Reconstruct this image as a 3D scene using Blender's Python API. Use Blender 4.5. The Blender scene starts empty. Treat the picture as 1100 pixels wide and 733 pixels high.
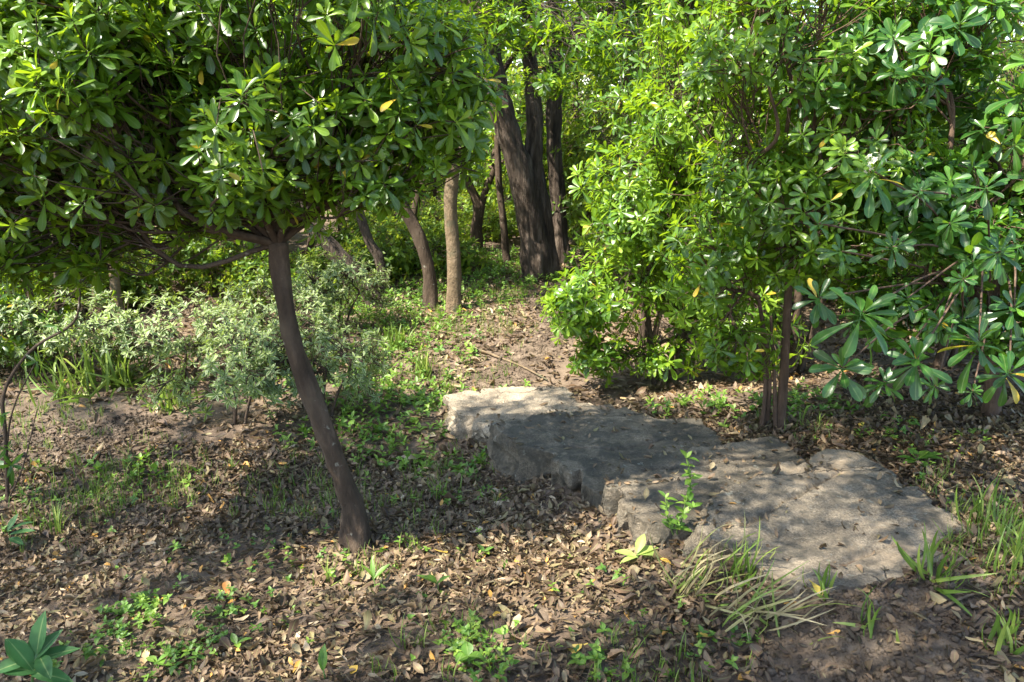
import bpy, math
import numpy as np
from mathutils import Vector
R = math.radians
PI = math.pi
rng = np.random.default_rng(11)
C = bpy.context.scene.collection
sc = bpy.context.scene

# ------------------------------------------------------------------ camera maths
CAM = np.array([0.0, 0.0, 1.6])
PITCH = R(16.0)
F = 863.0                                  # focal length in pixels of the 1100 px wide photograph
def ray(px, py):
    x = (px - 550) / F; y = -(py - 366.5) / F
    cp, sp = math.cos(PITCH), math.sin(PITCH)
    d = np.array([x, cp + y * sp, -sp + y * cp])
    return d
def pt(px, py, Y):
    d = ray(px, py)
    return CAM + d * (Y / d[1])
def ptz(px, py, z):
    d = ray(px, py)
    return CAM + d * ((z - CAM[2]) / d[2])

# ------------------------------------------------------------------ noise
def _h(i, j, k, s):
    n = (i * 374761393 + j * 668265263 + k * 2147483647 * 3 + s * 1274126177) & 0xFFFFFFFF
    n = ((n ^ (n >> 13)) * 1274126177) & 0xFFFFFFFF
    n = n ^ (n >> 16)
    return (n & 0xFFFF) / 65535.0
def vn(p, s=0):
    p = np.asarray(p, float)
    i = np.floor(p).astype(np.int64); f = p - i
    f = f * f * (3 - 2 * f)
    r = 0
    for a in (0, 1):
        wa = f[..., 0] if a else 1 - f[..., 0]
        for b in (0, 1):
            wb = f[..., 1] if b else 1 - f[..., 1]
            for c in (0, 1):
                wc = f[..., 2] if c else 1 - f[..., 2]
                r = r + wa * wb * wc * _h(i[..., 0] + a, i[..., 1] + b, i[..., 2] + c, s)
    return r
def vn2(x, y, f=1.0, s=0):
    x = np.asarray(x, float); y = np.asarray(y, float)
    x, y = np.broadcast_arrays(x, y)
    return vn(np.stack([x * f, y * f, np.zeros_like(x) + 0.5], -1), s)
def sstep(a, b, x):
    t = np.clip((x - a) / (b - a), 0, 1)
    return t * t * (3 - 2 * t)

# ------------------------------------------------------------------ terrain
def st(x, y):
    dx = x - 1.13; dy = y - 2.9
    return dx * -0.48 + dy * 0.877, -(dx * 0.877 + dy * 0.48)
def H(x, y):
    x = np.asarray(x, float); y = np.asarray(y, float)
    s, t = st(x, y)
    b = np.interp(s, [-6, -1, 0, 0.4, 0.8, 1.2, 1.7, 2.2, 3, 6, 12, 30, 80], [0.1, 0.0, -0.032, -0.085, -0.14, -0.20, -0.27, -0.37, -0.41, -0.34, 0.0, 1.0, 3.0])
    drop = -0.13 * sstep(0.2, 0.6, t) * (1 - sstep(2.2, 3.2, s)) * sstep(-2.0, -0.2, s)
    rise = 0.06 * sstep(0.2, 2.0, -t)
    n = (vn2(x, y, 0.9, 1) - 0.5) * 0.10 + (vn2(x, y, 3.1, 2) - 0.5) * 0.035 + (vn2(x, y, 11, 3) - 0.5) * 0.012
    return b + drop + rise + n
def ground(px, py):
    d = ray(px, py); k = 1.0
    for _ in range(4000):
        p = CAM + d * k
        if p[2] < H(p[0], p[1]): break
        k += 0.005
    return np.array([p[0], p[1], float(H(p[0], p[1]))])

# ------------------------------------------------------------------ mesh building
class Geo:
    def __init__(s): s.v = []; s.f = []; s.a = []; s.n = 0
    def add(s, v, f, a=None):
        v = np.asarray(v, float).reshape(-1, 3)
        s.v.append(v); s.f.append(np.asarray(f, np.int64).reshape(-1, 4) + s.n)
        s.a.append(np.zeros_like(v) if a is None else np.asarray(a, float).reshape(-1, 3))
        s.n += len(v)
    def build(s, name, mat, parent=None, base=None, smooth=True):
        v = np.concatenate(s.v); f = np.concatenate(s.f); a = np.concatenate(s.a)
        if base is not None: v = v - np.asarray(base)
        me = bpy.data.meshes.new(name)
        me.vertices.add(len(v)); me.vertices.foreach_set('co', v.astype(np.float32).ravel())
        me.loops.add(f.size); me.loops.foreach_set('vertex_index', f.astype(np.int32).ravel())
        me.polygons.add(len(f)); me.polygons.foreach_set('loop_start', np.arange(0, f.size, 4, dtype=np.int32))
        if smooth: me.polygons.foreach_set('use_smooth', np.ones(len(f), bool))
        me.update(calc_edges=True)
        at = me.attributes.new('lv', 'FLOAT_VECTOR', 'POINT')
        at.data.foreach_set('vector', a.astype(np.float32).ravel())
        me.materials.append(mat)
        o = bpy.data.objects.new(name, me); C.objects.link(o)
        if parent is not None: o.parent = parent
        elif base is not None: o.location = base
        return o
def tag(o, label=None, cat=None, group=None, kind=None):
    if label: o['label'] = label
    if cat: o['category'] = cat
    if group: o['group'] = group
    if kind: o['kind'] = kind
    return o
def thing(name, label, cat, loc, group=None):
    o = bpy.data.objects.new(name, None); C.objects.link(o)
    o.location = loc; o.empty_display_size = 0.1
    return tag(o, label, cat, group)
def copy_thing(root, loc, rz=0, s=1, label=None, group=None):
    r = root.copy(); C.objects.link(r)
    r.location = loc; r.rotation_euler = (0, 0, rz); r.scale = (s, s, s)
    if label: r['label'] = label
    if group: r['group'] = group
    for ch in list(root.children):
        c = ch.copy(); C.objects.link(c); c.parent = r
        for g in ch.children:
            d = g.copy(); C.objects.link(d); d.parent = c
    return r
def nrm(a):
    return a / (np.linalg.norm(a, axis=-1, keepdims=True) + 1e-9)
def spline(pts, n):
    P = np.asarray(pts, float)
    if len(P) == 2:
        t = np.linspace(0, 1, n)[:, None]; return P[0] * (1 - t) + P[1] * t
    Q = np.vstack([2 * P[0] - P[1], P, 2 * P[-1] - P[-2]])
    out = []
    for u in np.linspace(0, len(P) - 1 - 1e-6, n):
        i = int(u); t = u - i
        a, b, c, d = Q[i], Q[i + 1], Q[i + 2], Q[i + 3]
        out.append(0.5 * (2 * b + (c - a) * t + (2 * a - 5 * b + 4 * c - d) * t * t + (3 * b - a - 3 * c + d) * t ** 3))
    return np.array(out)
def tube(g, pts, radii, n=12, sides=8, rough=0.0, seed=0, ridges=0, flare=0.0, cap=True):
    c = spline(pts, n)
    r = np.interp(np.linspace(0, 1, n), np.linspace(0, 1, len(radii)), radii)
    T = nrm(np.gradient(c, axis=0))
    up = np.array([0, 1.0, 0]) if abs(T[0][1]) < .9 else np.array([1.0, 0, 0])
    U = nrm(np.cross(T, up)); V = np.cross(T, U)
    th = np.linspace(0, 2 * PI, sides, endpoint=False)
    vs = []
    for i in range(n):
        ring = np.cos(th)[:, None] * U[i] + np.sin(th)[:, None] * V[i]
        rr = np.full(sides, r[i])
        if rough:
            q = np.stack([np.cos(th) * 2.2, np.sin(th) * 2.2, np.full(sides, i * .22)], -1)
            rr = rr * (1 + rough * (vn(q + seed * 7.3, seed) - .5) * 2)
        if ridges:
            q = np.stack([np.cos(th) * ridges, np.sin(th) * ridges, np.full(sides, i * .12)], -1)
            rr = rr * (1 + .16 * (np.abs(vn(q + seed * 3.1, seed + 5) * 2 - 1) - .4) * 1.6)
        if flare:
            fz = i / (n - 1)
            rr = rr * (1 + flare * np.exp(-fz * 10) * (1 + .5 * np.sin(th * 3 + seed)))
        vs.append(c[i] + ring * rr[:, None])
    if cap:
        vs.append(np.repeat(c[-1][None], sides, 0) + T[-1] * r[-1] * .5)
    vs = np.array(vs); m = len(vs)
    i, j = np.meshgrid(np.arange(m - 1), np.arange(sides), indexing='ij')
    j2 = (j + 1) % sides
    f = np.stack([i * sides + j, i * sides + j2, (i + 1) * sides + j2, (i + 1) * sides + j], -1).reshape(-1, 4)
    a = np.zeros((m, sides, 3)); a[..., 0] = th[None] / (2 * PI); a[..., 1] = (np.arange(m) / m)[:, None]; a[..., 2] = (seed * .377) % 1
    g.add(vs, f, a)

# ------------------------------------------------------------------ leaves
SHAPE = {
    'obo': ([0, .14, .35, .58, .78, .92, 1], [.10, .13, .42, .80, 1.0, .78, .25]),
    'obo_lo': ([0, .35, .75, 1], [.12, .5, 1, .35]),
    'ell': ([0, .15, .38, .62, .85, 1], [.1, .55, 1, .95, .5, .05]),
    'ell_lo': ([0, .3, .65, 1], [.12, .85, .85, .12]),
    'blade': ([0, .2, .45, .7, .88, 1], [.7, 1, .95, .75, .4, .05]),
    'ovate': ([0, .12, .3, .5, .75, 1], [.2, .8, 1, .9, .5, .03]),
}
def leaves(g, P, D, N, L, W, k, fold, rnd, shape, wav=0.0):
    n = len(P)
    if n == 0: return
    v, w = map(np.array, SHAPE[shape]); m = len(v)
    L = np.broadcast_to(L, n).astype(float); W = np.broadcast_to(W, n).astype(float)
    k = np.broadcast_to(k, n).astype(float).copy(); fold = np.broadcast_to(fold, n).astype(float)
    k[np.abs(k) < .02] = .02
    D = nrm(D); S = nrm(np.cross(D, N)); N = np.cross(S, D)
    u = np.array([-1., 0, 1])
    a = k[:, None] * v[None]
    y = L[:, None] * np.sin(a) / k[:, None]
    z = -L[:, None] * (1 - np.cos(a)) / k[:, None]
    x = u[None, None] * w[None, :, None] * W[:, None, None]
    zz = z[:, :, None] + fold[:, None, None] * np.abs(x)
    if wav: zz = zz + rng.normal(0, wav, zz.shape) * W[:, None, None]
    p = (P[:, None, None] + x[..., None] * S[:, None, None] + np.broadcast_to(y[:, :, None], x.shape)[..., None] * D[:, None, None] + zz[..., None] * N[:, None, None])
    at = np.empty(p.shape); at[..., 0] = u; at[..., 1] = v[None, :, None]; at[..., 2] = np.asarray(rnd)[:, None, None]
    base = np.arange(n)[:, None, None] * (m * 3)
    i, j = np.meshgrid(np.arange(m - 1), np.arange(2), indexing='ij')
    q = np.stack([i * 3 + j, i * 3 + j + 1, (i + 1) * 3 + j + 1, (i + 1) * 3 + j], -1).reshape(1, -1, 4)
    g.add(p, (base + q).reshape(-1, 4), at)
def rosettes(g, P, A, n, L, ratio=.17, shape='obo', spread=(100, 28), kk=(.1, .7), droop=.12, tone=(0, .65), stem=.35, young=.3):
    m = len(P)
    if m == 0: return
    A = nrm(A)
    ref = np.where(np.abs(A[:, 2:3]) > .9, np.array([[1., 0, 0]]), np.array([[0, 0, 1.]]))
    U = nrm(np.cross(A, ref)); V = np.cross(A, U)
    ph0 = rng.uniform(0, 2 * PI, m)
    tone0 = rng.uniform(tone[0], tone[1], m)
    Ls = L * rng.uniform(.62, 1.25, m)
    for i in range(n):
        f = i / max(1, n - 1)
        keep = rng.random(m) < .92
        th = R(spread[0] + (spread[1] - spread[0]) * f) + rng.normal(0, .16, m)
        ph = ph0 + i * 2.399 + rng.normal(0, .2, m)
        Rr = np.cos(ph)[:, None] * U + np.sin(ph)[:, None] * V
        D = np.cos(th)[:, None] * A + np.sin(th)[:, None] * Rr
        N = np.sin(th)[:, None] * A - np.cos(th)[:, None] * Rr
        D[:, 2] -= droop * (1 - f)
        N = N + rng.normal(0, .15, (m, 3))
        ln = Ls * (1 - .38 * f) * rng.uniform(.82, 1.1, m)
        off = -(1 - f) * stem * Ls * rng.uniform(.4, 1.2, m)
        B = P + A * off[:, None]
        rn = np.clip(tone0 + young * (f ** 1.6) + rng.normal(0, .13, m), 0, .93)
        rn[rng.random(m) < .008] = 1
        leaves(g, B[keep], D[keep], N[keep], ln[keep], (ln * ratio * rng.uniform(.85, 1.15, m))[keep], rng.uniform(kk[0], kk[1], m)[keep], rng.uniform(.15, .5, m)[keep], rn[keep], shape)

def crown_points(lobes, n, shell=.55, gap=0.38, gf=2.2, up=.6, seed=0):
    lobes = [(np.array(c, float), np.array(r, float)) for c, r in lobes]
    w = np.array([r[0] * r[1] + r[1] * r[2] + r[0] * r[2] for c, r in lobes]); w /= w.sum()
    P = []; A = []
    while sum(len(x) for x in P) < n:
        k = n
        idx = rng.choice(len(lobes), k, p=w)
        cc = np.array([lobes[i][0] for i in idx]); rr = np.array([lobes[i][1] for i in idx])
        d = nrm(rng.normal(0, 1, (k, 3)))
        fr = 1 - rng.random(k) ** 1.4 * shell
        bump = .62 + .72 * vn(d * 2.3 + idx[:, None] * 3.7, seed)
        p = cc + d * rr * (fr * bump)[:, None]
        ax = nrm(d / rr * rr.mean() + np.array([0, 0, up]) + rng.normal(0, .3, (k, 3)))
        ok = vn(p * gf, seed + 3) > gap * rng.uniform(.75, 1.15, k)
        ok &= p[:, 2] > H(p[:, 0], p[:, 1]) + .04
        P.append(p[ok]); A.append(ax[ok])
    P = np.concatenate(P)[:n]; A = np.concatenate(A)[:n]
    return P, A
def kmeans(P, k, it=6):
    c = P[rng.choice(len(P), k, replace=False)]
    for _ in range(it):
        lab = np.argmin(((P[:, None] - c[None]) ** 2).sum(-1), 1)
        for j in range(k):
            if (lab == j).any(): c[j] = P[lab == j].mean(0)
    return lab, c
def limbs(P, T, k, mat, root, base, r0=.028, sub=14, back=.8, sag=.0, name='limb'):
    """one mesh per main limb, its side branches and twigs included"""
    lab, c = kmeans(P, k)
    T = np.atleast_2d(T)
    for j in range(k):
        Q = P[lab == j]
        if len(Q) == 0: continue
        g = Geo()
        t = T[np.argmin(((T - c[j]) ** 2).sum(1))]
        e = t + (c[j] - t) * back
        d = np.linalg.norm(e - t)
        m1 = t + (e - t) * .35 + rng.normal(0, .07, 3) * d + np.array([0, 0, -sag * d * rng.uniform(-.9, .35)])
        m2 = t + (e - t) * .7 + rng.normal(0, .08, 3) * d
        path = spline([t, m1, m2, e], 14)
        rr = r0 * rng.uniform(.75, 1.2)
        tube(g, path, [rr, rr * .75, rr * .45], 14, 8, .12, j + 1)
        m = max(1, len(Q) // sub)
        l2, c2 = kmeans(Q, m, 4)
        for q in range(m):
            Z = Q[l2 == q]
            if len(Z) == 0: continue
            i0 = rng.integers(5, 14)
            s0 = path[i0]; cen = s0 + (c2[q] - s0) * .75
            mid = (s0 + cen) / 2 + rng.normal(0, .16, 3) * np.linalg.norm(cen - s0)
            bp = spline([s0, mid, cen], 7)
            tube(g, bp, [rr * .38, rr * .22], 7, 5, 0, q)
            for z in Z:
                b0 = bp[rng.integers(3, 7)]
                md = (b0 + z) / 2 + rng.normal(0, .16, 3) * np.linalg.norm(z - b0)
                tube(g, [b0, md, z], [max(.0028, rr * .13), .0022], 4, 4, 0, 0, cap=False)
        g.build(name, mat, root, base)

# ------------------------------------------------------------------ materials
def mat_new(name):
    m = bpy.data.materials.new(name); m.use_nodes = True
    nt = m.node_tree; nt.nodes.clear()
    out = nt.nodes.new('ShaderNodeOutputMaterial')
    return m, nt, out
def N_(nt, t, **kw):
    n = nt.nodes.new(t)
    for k, v in kw.items():
        if k in n.inputs.keys(): n.inputs[k].default_value = v
        else: setattr(n, k, v)
    return n
def ramp(nt, stops, interp='LINEAR'):
    r = nt.nodes.new('ShaderNodeValToRGB'); cr = r.color_ramp; cr.interpolation = interp
    while len(cr.elements) < len(stops): cr.elements.new(.5)
    for e, (p, c) in zip(cr.elements, stops):
        e.position = p; e.color = (*c, 1)
    return r
def mixc(nt, fac, a, b, mode='MIX'):
    m = nt.nodes.new('ShaderNodeMix'); m.data_type = 'RGBA'; m.blend_type = mode
    for i, x in ((0, fac), (6, a), (7, b)):
        if hasattr(x, 'links'): nt.links.new(x, m.inputs[i])
        elif i == 0: m.inputs[0].default_value = x
        else: m.inputs[i].default_value = (*x, 1)
    return m.outputs[2]
def math_(nt, op, a, b=0.0):
    m = nt.nodes.new('ShaderNodeMath'); m.operation = op
    for i, x in ((0, a), (1, b)):
        if hasattr(x, 'links'): nt.links.new(x, m.inputs[i])
        else: m.inputs[i].default_value = x
    return m.outputs[0]
def leaf_mat(name, stops, rough=.38, trans=.35, tcol=(.22, .36, .03), rib=.5, margin=None, spec=.5, old=None):
    m, nt, out = mat_new(name)
    at = N_(nt, 'ShaderNodeAttribute', attribute_name='lv')
    sx = N_(nt, 'ShaderNodeSeparateXYZ'); nt.links.new(at.outputs['Vector'], sx.inputs[0])
    rp = ramp(nt, stops); nt.links.new(sx.outputs[2], rp.inputs[0])
    col = rp.outputs[0]
    au = math_(nt, 'ABSOLUTE', sx.outputs[0])
    if rib:
        rb = ramp(nt, [(0, (1, 1, 1)), (.13, (0, 0, 0))]); nt.links.new(au, rb.inputs[0])
        fac = math_(nt, 'MULTIPLY', rb.outputs[0], rib)
        col = mixc(nt, fac, col, (.30, .36, .13))
    if margin:
        nz = N_(nt, 'ShaderNodeTexNoise', Scale=60.0)
        e = math_(nt, 'ADD', au, math_(nt, 'MULTIPLY', nz.outputs[0], .5))
        rb = ramp(nt, [(.72, (0, 0, 0)), (.86, (1, 1, 1))]); nt.links.new(e, rb.inputs[0])
        col = mixc(nt, rb.outputs[0], col, margin)
    tc = N_(nt, 'ShaderNodeTexCoord')
    nz = N_(nt, 'ShaderNodeTexNoise', Scale=28.0, Detail=3.0); nt.links.new(tc.outputs['Object'], nz.inputs[0])
    hs = N_(nt, 'ShaderNodeHueSaturation'); nt.links.new(col, hs.inputs['Color'])
    nt.links.new(math_(nt, 'ADD', math_(nt, 'MULTIPLY', nz.outputs[0], .9), .55), hs.inputs['Value'])
    p = N_(nt, 'ShaderNodeBsdfPrincipled', Roughness=rough)
    p.inputs['Specular IOR Level'].default_value = spec
    nt.links.new(hs.outputs[0], p.inputs['Base Color'])
    tr = N_(nt, 'ShaderNodeBsdfTranslucent')
    nt.links.new(mixc(nt, .65, hs.outputs[0], tcol), tr.inputs['Color'])
    ms = N_(nt, 'ShaderNodeMixShader'); ms.inputs[0].default_value = trans
    nt.links.new(p.outputs[0], ms.inputs[1]); nt.links.new(tr.outputs[0], ms.inputs[2])
    nt.links.new(ms.outputs[0], out.inputs[0])
    return m
def rough_mat(name, stops, scale=6.0, detail=8.0, bump=.5, bscale=40.0, stretch=(1, 1, 1), rough=.9, extra=None, dist=.02):
    m, nt, out = mat_new(name)
    tc = N_(nt, 'ShaderNodeTexCoord'); mp = N_(nt, 'ShaderNodeMapping'); mp.inputs['Scale'].default_value = stretch
    nt.links.new(tc.outputs['Object'], mp.inputs[0])
    n1 = N_(nt, 'ShaderNodeTexNoise', Scale=scale, Detail=detail, Roughness=.65); nt.links.new(mp.outputs[0], n1.inputs[0])
    rp = ramp(nt, stops); nt.links.new(n1.outputs[0], rp.inputs[0])
    col = rp.outputs[0]
    if extra:
        for sc_, lo, hi, c in extra:
            nx = N_(nt, 'ShaderNodeTexNoise', Scale=sc_, Detail=6.0, Roughness=.6); nt.links.new(tc.outputs['Object'], nx.inputs[0])
            rx = ramp(nt, [(lo, (0, 0, 0)), (hi, (1, 1, 1))]); nt.links.new(nx.outputs[0], rx.inputs[0])
            col = mixc(nt, rx.outputs[0], col, c)
    n2 = N_(nt, 'ShaderNodeTexNoise', Scale=bscale, Detail=8.0, Roughness=.7); nt.links.new(mp.outputs[0], n2.inputs[0])
    h = math_(nt, 'ADD', n2.outputs[0], math_(nt, 'MULTIPLY', n1.outputs[0], 1.5))
    bp = N_(nt, 'ShaderNodeBump', Strength=bump, Distance=dist); nt.links.new(h, bp.inputs['Height'])
    p = N_(nt, 'ShaderNodeBsdfPrincipled', Roughness=rough); p.inputs['Specular IOR Level'].default_value = .25
    nt.links.new(col, p.inputs['Base Color']); nt.links.new(bp.outputs[0], p.inputs['Normal'])
    nt.links.new(p.outputs[0], out.inputs[0])
    return m

M = {}
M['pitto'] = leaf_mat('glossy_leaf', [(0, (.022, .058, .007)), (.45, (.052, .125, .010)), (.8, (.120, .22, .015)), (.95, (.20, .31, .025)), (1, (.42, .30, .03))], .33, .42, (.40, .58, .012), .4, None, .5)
M['broad'] = leaf_mat('broad_leaf', [(0, (.016, .052, .010)), (.5, (.030, .098, .014)), (.95, (.09, .20, .02)), (1, (.42, .30, .03))], .32, .34, (.28, .50, .015), .4, None, .5)
M['varieg'] = leaf_mat('variegated_leaf', [(0, (.035, .080, .018)), (.6, (.075, .145, .022)), (1, (.20, .29, .035))], .5, .34, (.34, .46, .04), .2, (.33, .37, .20))
M['wood'] = leaf_mat('woodland_leaf', [(0, (.032, .080, .012)), (.5, (.075, .150, .018)), (1, (.18, .27, .03))], .45, .50, (.40, .48, .03), .2, None, .35)
M['weed'] = leaf_mat('weed_leaf', [(0, (.055, .13, .02)), (.6, (.10, .20, .022)), (1, (.20, .30, .04))], .5, .35, (.28, .48, .03), .4)
M['pale'] = leaf_mat('pale_leaf', [(0, (.20, .30, .06)), (1, (.34, .42, .10))], .5, .35, (.4, .5, .1), .5)
M['blue'] = leaf_mat('bluish_leaf', [(0, (.030, .095, .028)), (1, (.055, .14, .04))], .55, .28, (.16, .38, .04), .5, None, .3)
M['grass'] = leaf_mat('grass_blade', [(0, (.055, .11, .015)), (.6, (.12, .19, .025)), (1, (.26, .31, .06))], .5, .35, (.3, .45, .05), .25)
M['straw'] = leaf_mat('dry_grass_blade', [(0, (.27, .21, .11)), (.5, (.42, .34, .18)), (.68, (.30, .31, .09)), (1, (.14, .24, .03))], .6, .25, (.45, .35, .15), .2)
M['yellow'] = leaf_mat('yellowed_leaf', [(0, (.38, .16, .04)), (.5, (.52, .30, .05)), (1, (.60, .44, .08))], .5, .25, (.6, .4, .05), .5)
M['flower'] = leaf_mat('flower_petal', [(0, (.45, .48, .28)), (1, (.66, .68, .48))], .5, .3, (.8, .8, .6), 0)
M['litter'] = leaf_mat('dead_leaf', [(0, (.028, .018, .010)), (.25, (.068, .041, .023)), (.45, (.125, .078, .044)), (.65, (.185, .125, .072)), (.78, (.17, .14, .062)), (.91, (.29, .215, .135)), (.97, (.42, .33, .22)), (1, (.42, .22, .05))], .6, .1, (.4, .27, .12), .35, None, .35)
M['soil'] = rough_mat('soil', [(.3, (.055, .038, .026)), (.5, (.12, .085, .058)), (.7, (.21, .155, .11))], 9, 10, .8, 70, extra=[(1.3, .52, .66, (.16, .12, .08))])
M['path'] = rough_mat('trodden_earth', [(.3, (.07, .049, .033)), (.5, (.14, .102, .069)), (.72, (.27, .205, .145))], 9, 12, 1.0, 90, extra=[(2.0, .5, .7, (.12, .085, .06))])
M['bark'] = rough_mat('brown_bark', [(.3, (.030, .020, .013)), (.55, (.062, .042, .028)), (.75, (.12, .085, .06))], 14, 8, .6, 60, (1, 1, .35), extra=[(22, .64, .70, (.20, .18, .14)), (3, .5, .65, (.085, .062, .042))])
M['redbark'] = rough_mat('reddish_bark', [(.3, (.045, .028, .018)), (.55, (.10, .062, .040)), (.75, (.19, .13, .09))], 14, 8, .6, 60, (1, 1, .35))
M['rough'] = rough_mat('furrowed_bark', [(.35, (.030, .021, .015)), (.52, (.085, .062, .046)), (.72, (.20, .155, .12))], 16, 9, 1.0, 50, (1, 1, .18), dist=.04)
M['tan'] = rough_mat('tan_bark', [(.3, (.085, .060, .036)), (.55, (.16, .115, .068)), (.75, (.21, .155, .10))], 12, 8, .8, 40, (1, 1, .8), extra=[(4, .55, .65, (.09, .085, .05))])
M['stalk'] = rough_mat('green_stalk', [(.3, (.07, .12, .03)), (.7, (.14, .20, .05))], 20, 4, .2, 60)
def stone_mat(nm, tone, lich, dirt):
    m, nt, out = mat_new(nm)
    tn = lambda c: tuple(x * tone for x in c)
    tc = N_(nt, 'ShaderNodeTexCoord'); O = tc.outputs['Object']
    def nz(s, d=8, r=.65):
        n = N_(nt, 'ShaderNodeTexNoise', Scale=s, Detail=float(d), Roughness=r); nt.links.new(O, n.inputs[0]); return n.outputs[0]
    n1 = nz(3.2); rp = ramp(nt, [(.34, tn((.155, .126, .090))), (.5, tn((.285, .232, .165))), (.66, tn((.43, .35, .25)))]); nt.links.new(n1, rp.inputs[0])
    col = rp.outputs[0]
    g = ramp(nt, [(.42, (.55, .55, .55)), (.6, (1.25, 1.25, 1.25))]); nt.links.new(nz(120, 3, .8), g.inputs[0])
    col = mixc(nt, .8, col, g.outputs[0], 'MULTIPLY')
    l = ramp(nt, [(.60 - lich, (0, 0, 0)), (.68 - lich, (1, 1, 1))]); nt.links.new(nz(7.5, 9, .7), l.inputs[0])
    col = mixc(nt, math_(nt, 'MULTIPLY', l.outputs[0], .75), col, (.070, .064, .050))
    l2 = ramp(nt, [(.62, (0, 0, 0)), (.68, (1, 1, 1))]); nt.links.new(nz(16, 7, .7), l2.inputs[0])
    col = mixc(nt, math_(nt, 'MULTIPLY', l2.outputs[0], .6), col, (.36, .355, .29))
    l3 = ramp(nt, [(.50, (0, 0, 0)), (.68, (1, 1, 1))]); nt.links.new(nz(2.1, 6), l3.inputs[0])
    col = mixc(nt, math_(nt, 'MULTIPLY', l3.outputs[0], dirt), col, (.33, .25, .165))
    dn = N_(nt, 'ShaderNodeTexNoise', Scale=5.0, Detail=6.0); nt.links.new(O, dn.inputs[0])
    va = N_(nt, 'ShaderNodeVectorMath', operation='MULTIPLY_ADD'); nt.links.new(dn.outputs['Color'], va.inputs[0]); va.inputs[1].default_value = (.35, .35, .35); nt.links.new(O, va.inputs[2])
    vo = N_(nt, 'ShaderNodeTexVoronoi', feature='DISTANCE_TO_EDGE', Scale=1.25); nt.links.new(va.outputs[0], vo.inputs['Vector'])
    ck = ramp(nt, [(0, (1, 1, 1)), (.008, (0, 0, 0))]); nt.links.new(vo.outputs['Distance'], ck.inputs[0])
    gate = ramp(nt, [(.50, (0, 0, 0)), (.60, (1, 1, 1))]); nt.links.new(nz(2.7, 2), gate.inputs[0])
    crack = math_(nt, 'MULTIPLY', ck.outputs[0], gate.outputs[0])
    col = mixc(nt, math_(nt, 'MULTIPLY', crack, .8), col, (.035, .028, .022))
    h = math_(nt, 'ADD', math_(nt, 'MULTIPLY', nz(14, 10, .7), 1.6), math_(nt, 'MULTIPLY', nz(90, 6, .75), .8))
    h = math_(nt, 'SUBTRACT', h, math_(nt, 'MULTIPLY', crack, 1.2))
    bp = N_(nt, 'ShaderNodeBump', Strength=1.0, Distance=.022); nt.links.new(h, bp.inputs['Height'])
    p = N_(nt, 'ShaderNodeBsdfPrincipled', Roughness=.88); p.inputs['Specular IOR Level'].default_value = .25
    nt.links.new(col, p.inputs['Base Color']); nt.links.new(bp.outputs[0], p.inputs['Normal']); nt.links.new(p.outputs[0], out.inputs[0])
    return m
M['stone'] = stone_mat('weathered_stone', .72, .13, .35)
M['darkstone'] = stone_mat('lichened_shaded_stone', .70, .14, .35)  # dark tone is partly lichen, partly the step's shade put into the colour
M['palestone'] = stone_mat('pale_sunlit_stone', 1.25, .0, .6)  # beige stone, with some of the step's sunlight put into the colour
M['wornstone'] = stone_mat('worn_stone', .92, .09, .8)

# ------------------------------------------------------------------ ground and paths
def axis(lo, hi, c, fine, span):
    a = [c]; s = fine
    while a[-1] < hi:
        s = fine if abs(a[-1] - c) < span else s * 1.12
        a.append(a[-1] + s)
    b = [c]; s = fine
    while b[-1] > lo:
        s = fine if abs(b[-1] - c) < span else s * 1.12
        b.append(b[-1] - s)
    return np.array(b[:0:-1] + a)
xs = axis(-90, 90, 0, .045, 4.5); ys = axis(-40, 150, 4, .045, 4.2)
X, Y = np.meshgrid(xs, ys, indexing='ij'); Z = H(X, Y)
nx, ny = X.shape
i, j = np.meshgrid(np.arange(nx - 1), np.arange(ny - 1), indexing='ij')
g = Geo(); g.add(np.stack([X, Y, Z], -1), np.stack([i * ny + j, (i + 1) * ny + j, (i + 1) * ny + j + 1, i * ny + j + 1], -1).reshape(-1, 4))
tag(g.build('ground', M['soil']), kind='structure')

def path_sheet(name, pts, widths, n=90, m=18, lift=.006):
    c = spline([(*p[:2], 0) for p in pts], n)[:, :2]
    w = np.interp(np.linspace(0, 1, n), np.linspace(0, 1, len(widths)), widths)
    T = nrm(np.gradient(c, axis=0)); Nn = np.stack([-T[:, 1], T[:, 0]], -1)
    u = np.linspace(-1, 1, m)
    p = c[:, None] + Nn[:, None] * (u[None, :, None] * w[:, None, None])
    e = 1 + .35 * (vn2(p[..., 0], p[..., 1], 5, 9) - .5)
    p = c[:, None] + Nn[:, None] * (u[None, :, None] * w[:, None, None] * e[..., None])
    z = H(p[..., 0], p[..., 1]) + lift - .012 * (np.abs(u)[None] ** 6)
    i, j = np.meshgrid(np.arange(n - 1), np.arange(m - 1), indexing='ij')
    g = Geo(); g.add(np.dstack([p, z]), np.stack([i * m + j, (i + 1) * m + j, (i + 1) * m + j + 1, i * m + j + 1], -1).reshape(-1, 4))
    o = tag(g.build(name, M['path']), kind='structure')
    return c, w
PATHS = [path_sheet('dirt_path', [ground(520, 420), ground(545, 400), ground(585, 370), ground(592, 335), ground(575, 318), ground(620, 300)], [.24, .20, .17, .15, .15, .2]),
         path_sheet('dirt_path', [(1.15, .4), (1.15, 1.4), ground(925, 690), ground(960, 625)], [.42, .40, .34, .30]),
         path_sheet('dirt_path', [ground(-60, 500), ground(40, 482), ground(105, 468), ground(150, 455)], [.25, .28, .25, .12])]
def path_near(x, y):
    r = np.full(np.shape(x), 9.0)
    for c, w in PATHS:
        d = np.sqrt((x[..., None] - c[:, 0]) ** 2 + (y[..., None] - c[:, 1]) ** 2) / w
        r = np.minimum(r, d.min(-1))
    return r

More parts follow.
